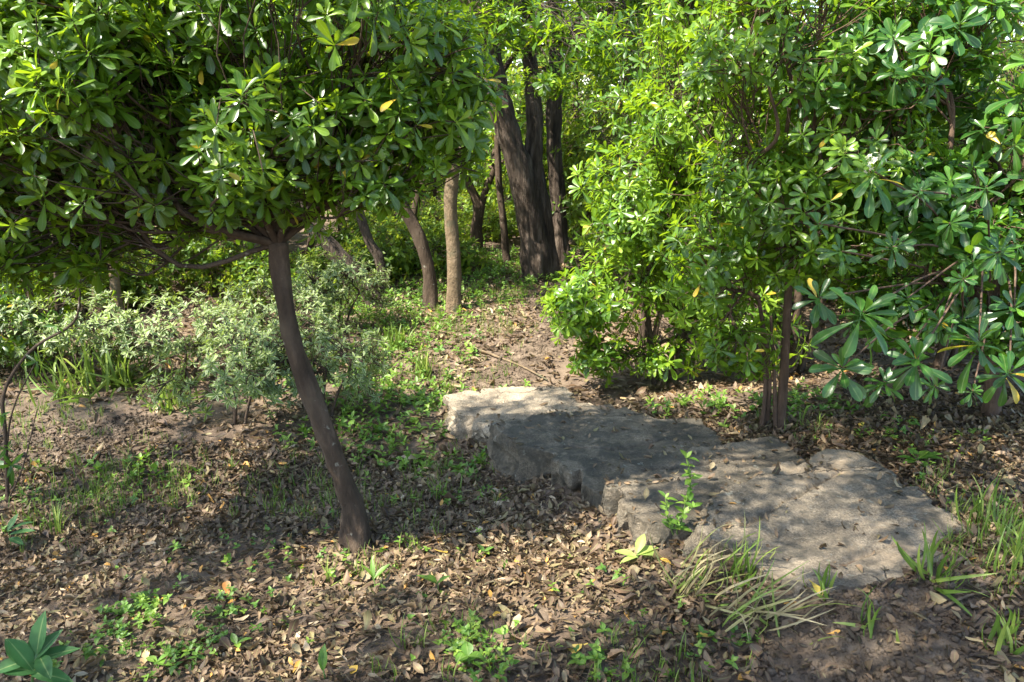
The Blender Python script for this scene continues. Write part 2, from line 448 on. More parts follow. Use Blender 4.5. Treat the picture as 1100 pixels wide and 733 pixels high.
# ------------------------------------------------------------------ stone steps
SLABS = []
def slab(label, px, z, thick, tilt=(0, 0), seed=0, mat='stone', grooves=(), n=300, rings=52, jag=.03):
    P = np.array([ptz(a, b, z)[:2] for a, b in px])
    c = P.mean(0)
    Q = np.vstack([P, P[:1]]); L = np.r_[0, np.cumsum(np.linalg.norm(np.diff(Q, axis=0), axis=1))]
    u = np.linspace(0, L[-1], n, endpoint=False)
    b = np.stack([np.interp(u, L, Q[:, 0]), np.interp(u, L, Q[:, 1])], -1)
    k = np.array([.25, .5, .25])
    for _ in range(1): b = sum(w * np.roll(b, s, 0) for w, s in zip(k, (-1, 0, 1)))
    dn = nrm(b - c)
    chip = np.floor(vn2(b[:, 0], b[:, 1], 16, seed + 7) * 5) / 5 - .5
    b = b + dn * ((vn2(b[:, 0], b[:, 1], 6, seed) - .5) * jag * 2.2 + chip * jag * 1.6 + (vn2(b[:, 0], b[:, 1], 40, seed + 1) - .5) * jag * .6 - .055 * sstep(.62, .7, vn2(b[:, 0], b[:, 1], 9, seed + 31)))[:, None]
    SLABS.append((b, z))
    def top(p):
        zz = z + (p[..., 0] - c[0]) * tilt[0] + (p[..., 1] - c[1]) * tilt[1]
        zz = zz + (vn2(p[..., 0], p[..., 1], 3.2, seed + 2) - .5) * .022 + (vn2(p[..., 0], p[..., 1], 13, seed + 3) - .5) * .014 + (vn2(p[..., 0], p[..., 1], 45, seed + 4) - .5) * .006 + np.floor(vn2(p[..., 0] * .6 + p[..., 1] * .8, p[..., 1] - p[..., 0], 3.5, seed + 11) * 5) / 5 * .014 - .007
        for gx in grooves:
            G = np.array([ptz(a_, b_, z)[:2] for a_, b_ in gx])
            dd = np.full(p.shape[:-1], 9.0)
            for q0, q1 in zip(G[:-1], G[1:]):
                e = q1 - q0; tt = np.clip(((p - q0) @ e) / (e @ e), 0, 1)
                dd = np.minimum(dd, np.linalg.norm(p - q0 - tt[..., None] * e, axis=-1))
            dd = dd + (vn2(p[..., 0], p[..., 1], 20, seed + 6) - .5) * .02
            zz = zz - .022 * np.exp(-(np.clip(dd, 0, 1) / .011) ** 2)
        return zz
    V = []
    for r in np.linspace(0.0, 1, rings) ** .8:
        p = c + (b - c) * r
        edge = max(0, r - .97) / .03
        V.append(np.column_stack([p, top(p) - (.004 + .022 * np.clip(vn2(u, u * 0, 8, seed + 21) - .5, 0, 1)) * edge ** 2]))
    zt = V[-1][:, 2]
    nside = 14
    for q in range(1, nside + 1):
        f = q / nside
        wob = (np.floor(vn(np.stack([u * 11, u * 0 + f * 2.0, u * 0 + seed], -1), seed + 8) * 5) / 5 - .45) * .12 + (vn(np.stack([u * 34, u * 0 + f * 5, u * 0], -1), seed + 9) - .5) * .04
        p = b + dn * (wob * min(1, f * 3) + .004 * f)[:, None]
        V.append(np.column_stack([p, zt - thick * f - .004]))
    V = np.array(V); m = len(V)
    i, j = np.meshgrid(np.arange(m - 1), np.arange(n), indexing='ij'); j2 = (j + 1) % n
    g = Geo(); g.add(V, np.stack([i * n + j, i * n + j2, (i + 1) * n + j2, (i + 1) * n + j], -1).reshape(-1, 4))
    base = (c[0], c[1], z - thick)
    o = g.build('stone_step', M[mat], None, base)
    fl = np.repeat(np.arange(m - 1) < rings - 2, n); o.data.polygons.foreach_set('use_smooth', fl)
    tag(o, label, 'stone step', 'rough stone steps of the path')
    SL_TOP.append((b, top))
    return o
SL_TOP = []
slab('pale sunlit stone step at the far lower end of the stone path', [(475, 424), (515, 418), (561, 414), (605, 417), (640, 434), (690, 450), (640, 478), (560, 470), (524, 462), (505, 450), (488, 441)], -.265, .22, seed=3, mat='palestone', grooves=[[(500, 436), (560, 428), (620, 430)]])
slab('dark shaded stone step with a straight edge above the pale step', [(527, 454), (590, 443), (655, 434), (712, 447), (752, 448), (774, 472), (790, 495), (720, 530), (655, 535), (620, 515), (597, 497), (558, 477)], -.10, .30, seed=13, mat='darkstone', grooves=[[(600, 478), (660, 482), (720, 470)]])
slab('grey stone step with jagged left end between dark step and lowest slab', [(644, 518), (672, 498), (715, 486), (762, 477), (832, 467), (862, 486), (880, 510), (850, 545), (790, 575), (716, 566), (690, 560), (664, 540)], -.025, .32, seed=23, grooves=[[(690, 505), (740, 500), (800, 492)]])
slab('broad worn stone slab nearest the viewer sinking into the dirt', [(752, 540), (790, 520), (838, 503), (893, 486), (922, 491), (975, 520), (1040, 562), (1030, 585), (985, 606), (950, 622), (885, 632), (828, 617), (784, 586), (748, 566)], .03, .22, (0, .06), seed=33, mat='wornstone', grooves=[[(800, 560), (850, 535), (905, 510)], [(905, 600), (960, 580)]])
def slab_top(x, y):
    """height of the stone under (x, y) or nan"""
    r = np.full(x.shape, np.nan)
    for b, top in SL_TOP:
        ins = np.zeros(x.shape, bool)
        x0, y0 = b[:, 0], b[:, 1]; x1, y1 = np.roll(x0, -1), np.roll(y0, -1)
        for a0, b0, a1, b1 in zip(x0, y0, x1, y1):
            cr = ((b0 > y) != (b1 > y)) & (x < (a1 - a0) * (y - b0) / (b1 - b0 + 1e-12) + a0)
            ins ^= cr
        t = top(np.stack([x, y], -1))
        r = np.where(ins, np.fmax(r, t), r)
    return r
def surf(x, y):
    t = slab_top(x, y)
    return np.where(np.isnan(t), H(x, y), np.fmax(t, H(x, y)))

# ------------------------------------------------------------------ leaf litter
def hn(x, y):
    e = .04
    gx = (H(x + e, y) - H(x - e, y)) / (2 * e); gy = (H(x, y + e) - H(x, y - e)) / (2 * e)
    return nrm(np.stack([-gx, -gy, np.ones_like(gx)], -1))
def litter(n, y0, y1, L, seed, shape='ell_lo', thin=1.0):
    y = rng.uniform(y0, y1, n * 2); x = rng.uniform(-1, 1, n * 2) * (.72 * y1 + .9)
    ok = np.abs(x) < .72 * y + .9; x, y = x[ok][:n], y[ok][:n]
    pn = path_near(x, y); on = ~np.isnan(slab_top(x, y))
    dens = .12 + 1.25 * vn2(x, y, 1.3, 40) + .5 * (vn2(x, y, 4.5, 41) - .5)
    keep = rng.random(len(x)) < np.where(on, .02, np.where(pn < .85, .16, np.where(pn < 1.25, .5, dens)))
    x, y, on = x[keep], y[keep], on[keep]
    m = len(x)
    Nn = hn(x, y) + rng.normal(0, .36, (m, 3)); Nn[on] = np.array([0, 0, 1.]) + rng.normal(0, .1, (on.sum(), 3))
    a = rng.uniform(0, 2 * PI, m); D = np.stack([np.cos(a), np.sin(a), rng.normal(0, .16, m)], -1)
    Ln = L * rng.gamma(7, 1 / 7, m).clip(.4, 2.1)
    z = surf(x, y) + np.where(on, .006, rng.uniform(.004, .026, m))
    P = np.stack([x, y, z], -1) - nrm(D) * Ln[:, None] * .5
    rn = np.clip(rng.beta(1.7, 2.1, m) * .98 + (vn2(x, y, 2.1, 50) - .5) * .5, 0, .985)
    rn = np.where(rng.random(m) < .012, 1.0, rn)
    return P, D, Nn, Ln, Ln * rng.uniform(.16, .27, m), rng.normal(.15, 1.1, m), rng.normal(.35, .6, m), rn
g = Geo()
for args in ((78000, 1.2, 4.7, .036, 1), (22000, 1.2, 4.7, .044, 3), (52000, 4.5, 10.5, .052, 2)):
    leaves(g, *litter(*args), 'obo_lo' if args[4] == 3 else 'ell_lo', .14)
for b, top in SL_TOP:                                             # dead leaves caught in the joints between the stones
    o = nrm(b - b.mean(0)); q = np.repeat(b + o * .012, 1, 0) + rng.normal(0, .012, b.shape)
    q = q[~np.isnan(slab_top(q[:, 0], q[:, 1])) & (vn2(q[:, 0], q[:, 1], 6, 71) > .42)]; m = len(q)
    if m == 0: continue
    a = rng.uniform(0, 2 * PI, m); D = np.stack([np.cos(a), np.sin(a), rng.normal(0, .2, m)], -1); Ln = rng.uniform(.015, .04, m)
    leaves(g, np.column_stack([q, surf(q[:, 0], q[:, 1]) + .006]), D, np.array([0, 0, 1.]) + rng.normal(0, .4, (m, 3)), Ln, Ln * .22, rng.normal(0, .8, m), .3, rng.beta(1.6, 2.4, m) * .9, 'ell_lo')
tag(g.build('leaf_litter', M['litter']), 'brown curled dead leaves carpeting the ground around the stone path', 'leaf litter', kind='stuff')

# twigs and yellow leaves lying about
def fallen_leaf(x, y, L, rn):
    P = np.array([[x, y, float(surf(np.array(x), np.array(y))) + .018]])
    a = rng.uniform(0, 2 * PI); D = np.array([[math.cos(a), math.sin(a), rng.normal(0, .1)]])
    g = Geo(); leaves(g, P - D * L / 2, D, np.array([[0, 0, 1.]]) + rng.normal(0, .25, (1, 3)), L, L * .22, rng.normal(0, .5), .3, np.array([rn]), 'obo')
    o = g.build('fallen_leaf', M['yellow'], None, P[0])
    return o
for px, py in [(473, 598), (532, 665), (245, 640), (250, 658), (171, 650), (506, 497), (760, 690), (555, 607), (1066, 455), (985, 500), (1056, 510), (1008, 470), (980, 452), (1090, 470), (875, 640), (620, 700), (300, 676), (75, 632), (380, 725), (150, 500), (690, 700), (1040, 490), (960, 475), (925, 462), (718, 610), (590, 640), (440, 560), (200, 560)]:
    p = ground(px, py); orange = rng.random() < .45
    o = fallen_leaf(p[0], p[1], rng.uniform(.05, .085), rng.uniform(0, .3) if orange else rng.uniform(.55, 1))
    tag(o, 'orange fallen leaf lying on the brown leaf litter' if orange else 'yellow fallen leaf lying on the brown leaf litter', 'fallen leaf', 'orange fallen leaves on the litter' if orange else 'yellow fallen leaves on the litter')
def fallen_branch(label, pp, r, mat, group=None):
    pts = [ground(*p) + np.array([0, 0, .02]) for p in pp]
    g = Geo(); tube(g, pts, [r, r * .8, r * .5], 16, 6, .15, 3)
    tag(g.build('fallen_branch', M[mat], None, pts[0]), label, 'fallen branch', group)
fallen_branch('thin pale branch lying across the dirt path behind the far step', [(508, 376), (535, 386), (562, 397), (588, 411)], .012, 'tan')
fallen_branch('short pale broken stick on the leaf litter left of the leaning trunk', [(292, 584), (306, 588), (322, 592)], .012, 'tan')
fallen_branch('thin brown twig on the litter below the grey stone step', [(640, 590), (670, 585), (705, 600)], .005, 'bark')
fallen_branch('grey twig lying on the dirt near the bottom right grass', [(1010, 660), (1040, 645), (1075, 640)], .006, 'tan')

g = Geo()
cub = np.array([[x, y, z] for x in (-1, 1) for y in (-1, 1) for z in (-1, 1)], float)
cf = np.array([[0, 1, 3, 2], [4, 6, 7, 5], [0, 4, 5, 1], [2, 3, 7, 6], [0, 2, 6, 4], [1, 5, 7, 3]])
for (c, wd), nn in zip(PATHS, (5000, 6500, 3500)):
    k = rng.integers(0, len(c), nn); q = c[k] + rng.normal(0, .55, (nn, 2)) * wd[k][:, None]
    on = ~np.isnan(slab_top(q[:, 0], q[:, 1])); q = q[~on]; m = len(q)
    r = rng.gamma(1.6, .0026, m) + .0015
    V = nrm(cub[None] + rng.normal(0, .35, (m, 8, 3))) * r[:, None, None] * rng.uniform(.7, 1.3, (m, 1, 3))
    V = V + np.column_stack([q, surf(q[:, 0], q[:, 1]) + r * .4 + .004])[:, None]
    g.add(V, (np.arange(m)[:, None, None] * 8 + cf[None]).reshape(-1, 4))
tag(g.build('loose_soil', M['path'], smooth=False), 'crumbs of loose brown soil on the trodden dirt', 'soil', kind='stuff')

g = Geo()
for _ in range(420):
    y = rng.uniform(1.6, 6.5); x = rng.uniform(-1, 1) * (.7 * y + .6)
    if not np.isnan(slab_top(np.array([x]), np.array([y])))[0]: continue
    a = rng.uniform(0, 2 * PI); L = rng.gamma(3, .035); d = np.array([math.cos(a), math.sin(a), 0]) * L
    c = np.array([x, y, float(H(x, y)) + .022])
    pp = [c - d / 2, c + rng.normal(0, .08, 3) * [L, L, .1], c + d / 2]
    for q in (0, 2): pp[q][2] = float(H(pp[q][0], pp[q][1])) + rng.uniform(.012, .032)
    r = rng.uniform(.0012, .0032); tube(g, pp, [r, r * .6], 6, 4, .1, 1)
tag(g.build('twig_litter', M['tan']), 'thin dry twigs strewn over the dead leaves', 'twigs', kind='stuff')

# ------------------------------------------------------------------ trees and shrubs
def W(px, py, Y): return pt(px, py, Y)

# the leaning tree in front
base = ground(383, 587)
def front_tree():
    root = thing('evergreen_tree', 'slender dark leaning tree with broad glossy crown in the left foreground', 'tree', base)
    yb = base[1]
    tp = [base + np.array([0, 0, -.06]), W(381, 555, yb), W(369, 518, yb), W(356, 483, yb - .02), W(340, 440, yb - .02), W(325, 400, yb - .02), W(311, 350, yb - .03), W(303, 305, yb - .03), W(298, 262, yb - .02)]
    g = Geo(); tube(g, tp, [.056, .047, .044, .043, .042, .040, .038, .037, .041], 90, 24, .18, 2, 0, .6)
    g.build('trunk', M['bark'], root, base)
    T = tp[-1]; yy = yb
    lobes = [((W(250, 95, yy)), (.72, .78, .46)), (W(95, 110, yy + .05), (.70, .8, .46)), (W(425, 85, yy + .05), (.44, .62, .40)), (W(-120, 90, yy), (.6, .7, .46)), (W(200, 205, yy - .1), (.72, .55, .20)), (W(40, 235, yy + .05), (.55, .5, .20)), (W(400, 200, yy - .2), (.22, .25, .10)), (W(490, 110, yy), (.18, .3, .28)), (W(-40, 220, yy), (.45, .5, .24)), (W(20, 60, yy - .35), (.45, .35, .34)), (W(330, 20, yy - .2), (.55, .5, .32)), (W(150, 0, yy), (.6, .6, .34)), (W(140, 120, yy - .35), (.6, .3, .3)), (W(330, 130, yy - .25), (.6, .3, .26)), (W(80, 150, yy - .3), (.5, .3, .22)), (W(40, 60, yy - .4), (.5, .3, .3)), (W(60, 280, yy - .1), (.3, .35, .09))]
    P, A = crown_points(lobes, 2900, .55, .33, 3.4, .9, 4)
    P2, A2 = crown_points([(W(140, 125, yy - .2), (.55, .45, .30)), (W(20, 170, yy - .2), (.5, .45, .28)), (W(90, 60, yy - .2), (.6, .4, .3))], 520, .9, .0, 3.4, .9, 8)
    P = np.concatenate([P, P2]); A = np.concatenate([A, A2])
    g = Geo(); rosettes(g, P, A, 12, .096, .150, 'obo', (104, 28), (.1, .7), .1, (.0, .75))
    g.build('crown', M['pitto'], root, base)
    limbs(P, [T, tp[-2]], 20, M['bark'], root, base, .015, 12, .75, .2)
    return root
front_tree()

def shrub(name, label, b, stems, lobes, n, nl, L, mat, bark, cat='shrub', shape='obo', ratio=.150, k=6, gap=.36, gf=2.6, up=.6, spread=(102, 28), tone=(0, .65), group=None, r0=.014, shell=.5, seed=1, droop=.12, stemname='stem', sub=14, leafname='foliage', young=.3):
    root = thing(name, label, cat, b, group)
    tops = []
    for q, (pts, rad) in enumerate(stems):
        g = Geo(); tube(g, pts, rad, 36, 14, .12, q + seed, 0, .15)
        g.build(stemname, M[bark], root, b); tops += [np.array(pts[-1]), np.array(pts[-2])]
    P, A = crown_points(lobes, n, shell, gap, gf, up, seed)
    g = Geo(); rosettes(g, P, A, nl, L, ratio, shape, spread, (.1, .7), droop, tone, young=young)
    g.build(leafname, M[mat], root, b)
    limbs(P, np.array(tops), k, M[bark], root, b, r0, sub, .85, 0, 'branch')
    return root

# right side, nearest the far step: sunlit shrub
b = ground(705, 425) + np.array([.05, .25, 0])
yy = b[1]
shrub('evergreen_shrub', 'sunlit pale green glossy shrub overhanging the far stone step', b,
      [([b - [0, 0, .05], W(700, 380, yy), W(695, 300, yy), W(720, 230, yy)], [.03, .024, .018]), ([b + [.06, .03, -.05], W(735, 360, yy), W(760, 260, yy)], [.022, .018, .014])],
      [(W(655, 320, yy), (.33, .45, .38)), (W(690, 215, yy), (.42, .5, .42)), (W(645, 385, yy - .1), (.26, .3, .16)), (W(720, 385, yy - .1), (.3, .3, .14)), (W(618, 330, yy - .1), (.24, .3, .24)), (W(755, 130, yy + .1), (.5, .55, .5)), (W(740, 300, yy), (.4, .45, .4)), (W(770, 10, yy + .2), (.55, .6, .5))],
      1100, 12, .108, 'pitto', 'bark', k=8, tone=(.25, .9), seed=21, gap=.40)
# middle of the right side: multi-stemmed shrub
b = ground(838, 462); yy = b[1]
shrub('evergreen_shrub', 'tall multi-stemmed glossy shrub behind the grey stone step', b,
      [([b - [0, 0, .05], W(842, 400, yy), W(846, 330, yy), W(850, 260, yy)], [.027, .023, .018]), ([b + [-.06, .05, -.05], W(826, 400, yy), W(815, 320, yy)], [.016, .013, .010]), ([b + [-.10, .02, -.05], W(822, 415, yy), W(818, 350, yy)], [.011, .010, .008]), ([b + [-.03, -.03, -.05], W(832, 410, yy), W(828, 340, yy)], [.012, .010, .008])],
      [(W(835, 210, yy), (.5, .55, .45)), (W(770, 290, yy), (.32, .4, .28)), (W(905, 160, yy - .1), (.45, .55, .42)), (W(860, 60, yy), (.6, .6, .45)), (W(790, 370, yy - .1), (.2, .25, .14)), (W(880, -60, yy + .1), (.7, .6, .4)), (W(900, 275, yy - .2), (.25, .3, .18))],
      1050, 12, .100, 'pitto', 'redbark', k=9, tone=(.1, .7), seed=31, gap=.41)
# right edge: tree with the large dark leaf whorls
b = ground(1066, 447); yy = b[1]
RT = shrub('evergreen_tree', 'right edge tree with reddish stems and large dark leaf whorls', b,
      [([b - [0, 0, .06], W(1066, 400, yy), W(1060, 350, yy), W(1075, 290, yy), W(1090, 200, yy)], [.048, .038, .026, .018]), ([W(1060, 350, yy), W(1040, 300, yy - .1), W(1000, 250, yy - .2)], [.016, .013, .010]), ([W(1062, 370, yy), W(1094, 310, yy - .1), W(1120, 250, yy - .1)], [.018, .014, .010])],
      [(W(1060, 160, yy - .2), (.5, .55, .45)), (W(985, 210, yy - .4), (.28, .3, .25)), (W(1110, 40, yy), (.7, .7, .5)), (W(960, 60, yy - .1), (.5, .55, .4)), (W(1150, 260, yy - .3), (.4, .5, .35)), (W(1040, 260, yy - .5), (.25, .25, .16)), (W(990, 330, yy - .25), (.42, .3, .2)), (W(1090, 350, yy - .3), (.3, .3, .2))],
      900, 11, .118, 'broad', 'redbark', 'tree', k=8, tone=(.1, .8), seed=41, gap=.40, stemname='stem', ratio=.18, leafname='crown')
whorl = [(928, 335, 2.75, .145), (985, 385, 2.85, .13), (1052, 365, 2.9, .14), (905, 395, 2.9, .12), (1035, 300, 3.0, .12), (880, 320, 3.0, .12), (960, 265, 3.0, .12), (1085, 400, 3.0, .12), (940, 185, 2.95, .12), (1005, 415, 3.1, .10), (975, 320, 3.1, .12), (1010, 345, 3.2, .11), (1090, 330, 3.1, .12), (1020, 240, 3.0, .12), (1075, 270, 3.05, .12), (905, 270, 3.1, .12), (950, 410, 3.2, .10), (880, 240, 3.1, .11), (1060, 200, 3.0, .12), (990, 205, 3.1, .11), (1045, 420, 3.2, .10)]
for px, py, Yd, L in whorl:
    g = Geo(); p = W(px, py, Yd)[None]
    rosettes(g, p, np.array([[-.15, -.55, .6]]) + rng.normal(0, .28, (1, 3)), 18, L, .145, 'obo', (118, 26), (.1, .8), .3, (.1, .35))
    g.build('leaf_whorl', M['broad'], RT, b)
g = Geo()
for px, py, Yd, L in whorl:
    e = W(px, py, Yd); s0 = W(1050 + rng.uniform(-20, 20), 310 + rng.uniform(-60, 30), yy - .1)
    tube(g, [s0, (s0 + e) / 2 + np.array([0, 0, .05]) + rng.normal(0, .04, 3), e], [.006, .0035], 12, 6)
g.build('branch', M['redbark'], RT, b)
# white blossom
c = W(938, 176, 2.9); g = Geo()
m = 20; q = nrm(rng.normal(0, 1, (m, 3)) + np.array([0, -.5, .6])); cp = c + q * rng.uniform(.012, .042, (m, 1))
for kx in range(5):
    a = kx * 2 * PI / 5 + rng.uniform(0, 1, m)
    ref = nrm(np.cross(q, np.array([.3, .2, .9]))); V2 = np.cross(q, ref)
    D = np.cos(a)[:, None] * ref + np.sin(a)[:, None] * V2 + q * .4
    leaves(g, cp, D, q, .010, .0032, .6, .2, rng.random(m), 'ell_lo')
g.build('blossom', M['flower'], RT, b)

# taller shrubs behind on the right
def back_shrub(px, py, Yd, lobes, n, label, seed, tone=(.1, .8), L=.10, mat='pitto', group=None):
    x = W(px, py, Yd); b = np.array([x[0], x[1], float(H(x[0], x[1]))])
    top = np.array([x[0], x[1], b[2] + 1.1])
    return shrub('evergreen_shrub', label, b, [([b - [0, 0, .05], b + [.03, 0, .5], top], [.035, .028, .02]), ([b + [.1, .05, -.05], b + [.2, .05, .5], top + [.3, 0, .1]], [.025, .02, .014])],
                 lobes, n, 9, L, mat, 'bark', k=7, seed=seed, tone=tone, gap=.34, shape='obo_lo', group=group)
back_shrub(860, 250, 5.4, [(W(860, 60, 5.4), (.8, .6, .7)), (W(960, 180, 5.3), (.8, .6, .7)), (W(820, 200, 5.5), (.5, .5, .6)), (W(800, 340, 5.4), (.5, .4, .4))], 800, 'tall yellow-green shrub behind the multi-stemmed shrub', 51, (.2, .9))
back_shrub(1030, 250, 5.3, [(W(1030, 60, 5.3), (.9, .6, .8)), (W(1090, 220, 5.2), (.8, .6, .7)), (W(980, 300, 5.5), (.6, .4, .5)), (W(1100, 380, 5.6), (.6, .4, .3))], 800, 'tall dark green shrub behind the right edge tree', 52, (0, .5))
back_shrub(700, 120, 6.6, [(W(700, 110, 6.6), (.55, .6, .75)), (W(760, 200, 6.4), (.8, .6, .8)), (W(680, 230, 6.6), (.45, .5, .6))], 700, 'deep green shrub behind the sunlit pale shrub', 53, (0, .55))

# ------------------------------------------------------------------ trees beyond the steps
def tree(label, stems, lobes, n, bark, seed, nl=9, L=.11, mat='pitto', shape='obo_lo', tone=(.1, .8), k=6, ridges=0, name='woodland_tree', gap=.36, sides=20, rough=.12, r0=.03):
    b = np.array(stems[0][0][0])
    root = thing(name, label, 'tree', b)
    tops = []
    for q, (pts, rad) in enumerate(stems):
        pts = [np.array(p) for p in pts]; pts[0] = pts[0] - np.array([0, 0, .08])
        g = Geo(); tube(g, pts, rad, 70, sides, rough, q + seed, ridges, .25)
        g.build('trunk', M[bark], root, b); tops.append(pts[-1])
    if n:
        P, A = crown_points(lobes, n, .6, gap, 1.6, .6, seed)
        g = Geo(); rosettes(g, P, A, nl, L, .16, shape, (102, 28), (.1, .7), .15, tone)
        g.build('crown', M[mat], root, b)
        limbs(P, np.array(tops), k, M[bark], root, b, r0, 14, .85, 0)
    return root
b0 = ground(578, 300); yb = b0[1]
tree('thick dark furrowed old trunk leaning left where the dirt path bends',
     [([b0, W(572, 250, yb), W(560, 190, yb - .05), W(545, 140, yb - .1), W(534, 95, yb - .1), W(520, 20, yb)], [.165, .150, .145, .135, .12, .10]),
      ([b0 + [.12, .05, 0], W(584, 240, yb + .1), W(574, 180, yb + .12), W(574, 120, yb + .15), W(566, 30, yb + .2)], [.13, .11, .10, .09, .08])],
     [(W(580, -30, yb - .6), (1.2, .8, .5)), (W(640, 40, yb - .5), (.9, .7, .42)), (W(690, 70, yb - .2), (.8, .6, .35)), (W(520, 10, yb), (.7, .6, .45)), (W(560, 30, 7.3), (.45, .5, .26)), (W(625, 55, 7.0), (.45, .5, .25)), (W(590, 90, 7.2), (.25, .3, .12)), (W(560, -160, yb - .3), (1.4, .9, .5))],
     900, 'rough', 61, ridges=5, k=7, tone=(0, .7), sides=36, L=.12)
b1 = ground(602, 292) + np.array([.05, .4, 0]); yb = b1[1]
tree('straight dark trunk just right of the thick leaning trunk',
     [([b1, W(600, 230, yb), W(595, 150, yb), W(597, 80, yb), W(600, -20, yb)], [.11, .095, .09, .085, .08])],
     [(W(640, -60, yb), (1.1, .8, .5)), (W(690, 10, yb + .3), (.9, .7, .5))], 380, 'rough', 62, ridges=4, tone=(0, .6), sides=28, L=.12)
b2 = ground(487, 333); yb = b2[1]
tree('straight slim tan trunk with ringed bark beyond the far step',
     [([b2, W(488, 285, yb), W(484, 220, yb), W(489, 150, yb), W(486, 60, yb)], [.072, .068, .066, .062, .055])],
     [(W(480, 20, yb), (.7, .7, .5)), (W(500, -100, yb), (1.2, 1.0, .7)), (W(500, 120, yb - .3), (.35, .4, .22)), (W(485, 165, yb - .5), (.28, .3, .14))], 460, 'tan', 63, tone=(.2, .9), rough=.06)
b3 = ground(463, 330); yb = b3[1]
tree('brown trunk bowed to the left beside the slim tan trunk',
     [([b3, W(461, 295, yb), W(450, 255, yb), W(432, 220, yb), W(410, 160, yb), W(395, 80, yb)], [.078, .065, .065, .06, .055, .05])],
     [(W(390, 0, yb), (1.0, 1.0, .8)), (W(350, 120, yb + .6), (.9, .8, .5))], 420, 'bark', 64, tone=(.2, .9))
b4 = ground(416, 315); yb = b4[1]
tree('thin grey trunk leaning left behind the bowed brown trunk',
     [([b4, W(408, 280, yb), W(395, 255, yb), W(380, 200, yb), W(375, 100, yb)], [.06, .055, .05, .05, .04])],
     [(W(330, 60, yb), (1.1, 1.0, .9))], 320, 'rough', 65, tone=(.2, .8))
b5 = ground(410, 332); yb = b5[1]
tree('stout brown trunk leaning far left under the front crown',
     [([b5, W(388, 300, yb), W(362, 272, yb), W(335, 240, yb), W(300, 180, yb)], [.085, .08, .08, .07, .06])],
     [(W(260, 120, yb + .4), (1.0, 1.0, .7))], 260, 'rough', 66, tone=(.1, .8))
for px, lean, lab in ((118, -14, 'left one of two pale slim stems behind the grass at left'), (140, -16, 'right one of two pale slim stems behind the grass at left')):
    bb = ground(px, 382); yb = bb[1]
    tree(lab, [([bb, W(px + lean * .6, 345, yb), W(px + lean, 310, yb), W(px + lean * 1.4, 240, yb)], [.05, .045, .04, .035])], [(W(px - 40 + (px - 118) * 6, 200, yb + .2), (.7, .7, .6))], 150, 'tan', 67 + px, tone=(.2, .9), rough=.06, k=4)
for px, py, r, dx, lab in ((545, 285, .05, -6, 'thin dark stem between the slim tan trunk and the old leaning trunk'), (438, 262, .06, 14, 'thin brown trunk leaning right far behind the bowed trunk'), (375, 268, .07, -18, 'thin brown trunk leaning left behind the front crown'), (655, 268, .07, 8, 'thin shaded trunk behind the sunlit shrub'), (330, 285, .05, 10, 'thin dark stem behind the variegated shrubs'), (628, 262, .05, -5, 'slender stem right of the straight dark trunk'), (225, 300, .05, 8, 'slender dark stem above the left bank')):
    bb = ground(px, py); yb = bb[1]
    tree(lab, [([bb, W(px + dx * .7, py - 45, yb), W(px + dx * 1.6, py - 100, yb), W(px + dx * 2, py - 200, yb)], [r, r * .85, r * .8, r * .6])], [(W(px + dx * 2, 10, yb), (.8, .6, .5))], 110, 'bark', 70 + px, tone=(.2, .9), k=3)
b6 = ground(512, 268); yb = b6[1]
tree('small dark forked tree far behind between the slim and thick trunks',
     [([b6, W(512, 245, yb), W(513, 220, yb), W(500, 190, yb)], [.085, .075, .06, .05]), ([W(513, 240, yb), W(520, 210, yb), W(532, 180, yb)], [.05, .045, .04])],
     [(W(505, 150, yb), (1.2, 1.0, .8)), (W(560, 120, yb + .3), (1.0, .8, .7))], 320, 'bark', 81, tone=(.3, 1.0), L=.13)

# undergrowth shrubs, mid distance
def bush_proto(label, loc, r, h, n, mat, seed, L=.11, shape='ell_lo', ratio=.22, tone=(.1, .9), nl=7, group=None, name='woodland_shrub'):
    b = np.array(loc)
    return shrub(name, label, b, [([b - [0, 0, .05], b + [.02, 0, h * .3], b + [.05, 0, h * .6]], [.03, .025, .018])],
                 [(b + [0, 0, h * .5], (r, r, h * .55)), (b + [r * .5, .1, h * .35], (r * .7, r * .7, h * .4)), (b + [-r * .5, -.1, h * .4], (r * .7, r * .7, h * .4))],
                 n, nl, L, mat, 'bark', k=5, seed=seed, shape=shape, ratio=ratio, tone=tone, gap=.34, group=group)
G1 = 'leafy shrubs of the undergrowth beyond the trees'
def gp(px, Y):
    x = (px - 550) / F * Y * 1.03
    return np.array([x, Y, float(H(x, Y))])
pa = bush_proto('bright green leafy shrub low in the wood behind the trunks', gp(445, 9.4), .8, .55, 330, 'wood', 91, group=G1)
pb = bush_proto('tall dark leafy shrub deep in the wood behind the trunks', gp(660, 11.0), 1.1, 2.4, 560, 'wood', 92, tone=(0, .6), L=.12, group='tall dark shrubs of the wood')
for px, Y, s in ((545, 11.6, .8), (510, 12.8, .9), (410, 10.4, .9), (590, 12.5, .8), (375, 9.0, .8), (300, 8.4, .9), (120, 8.0, .8), (440, 11.5, 1.0), (470, 11.0, .7)):
    copy_thing(pa, gp(px, Y), rng.uniform(0, 6), s)
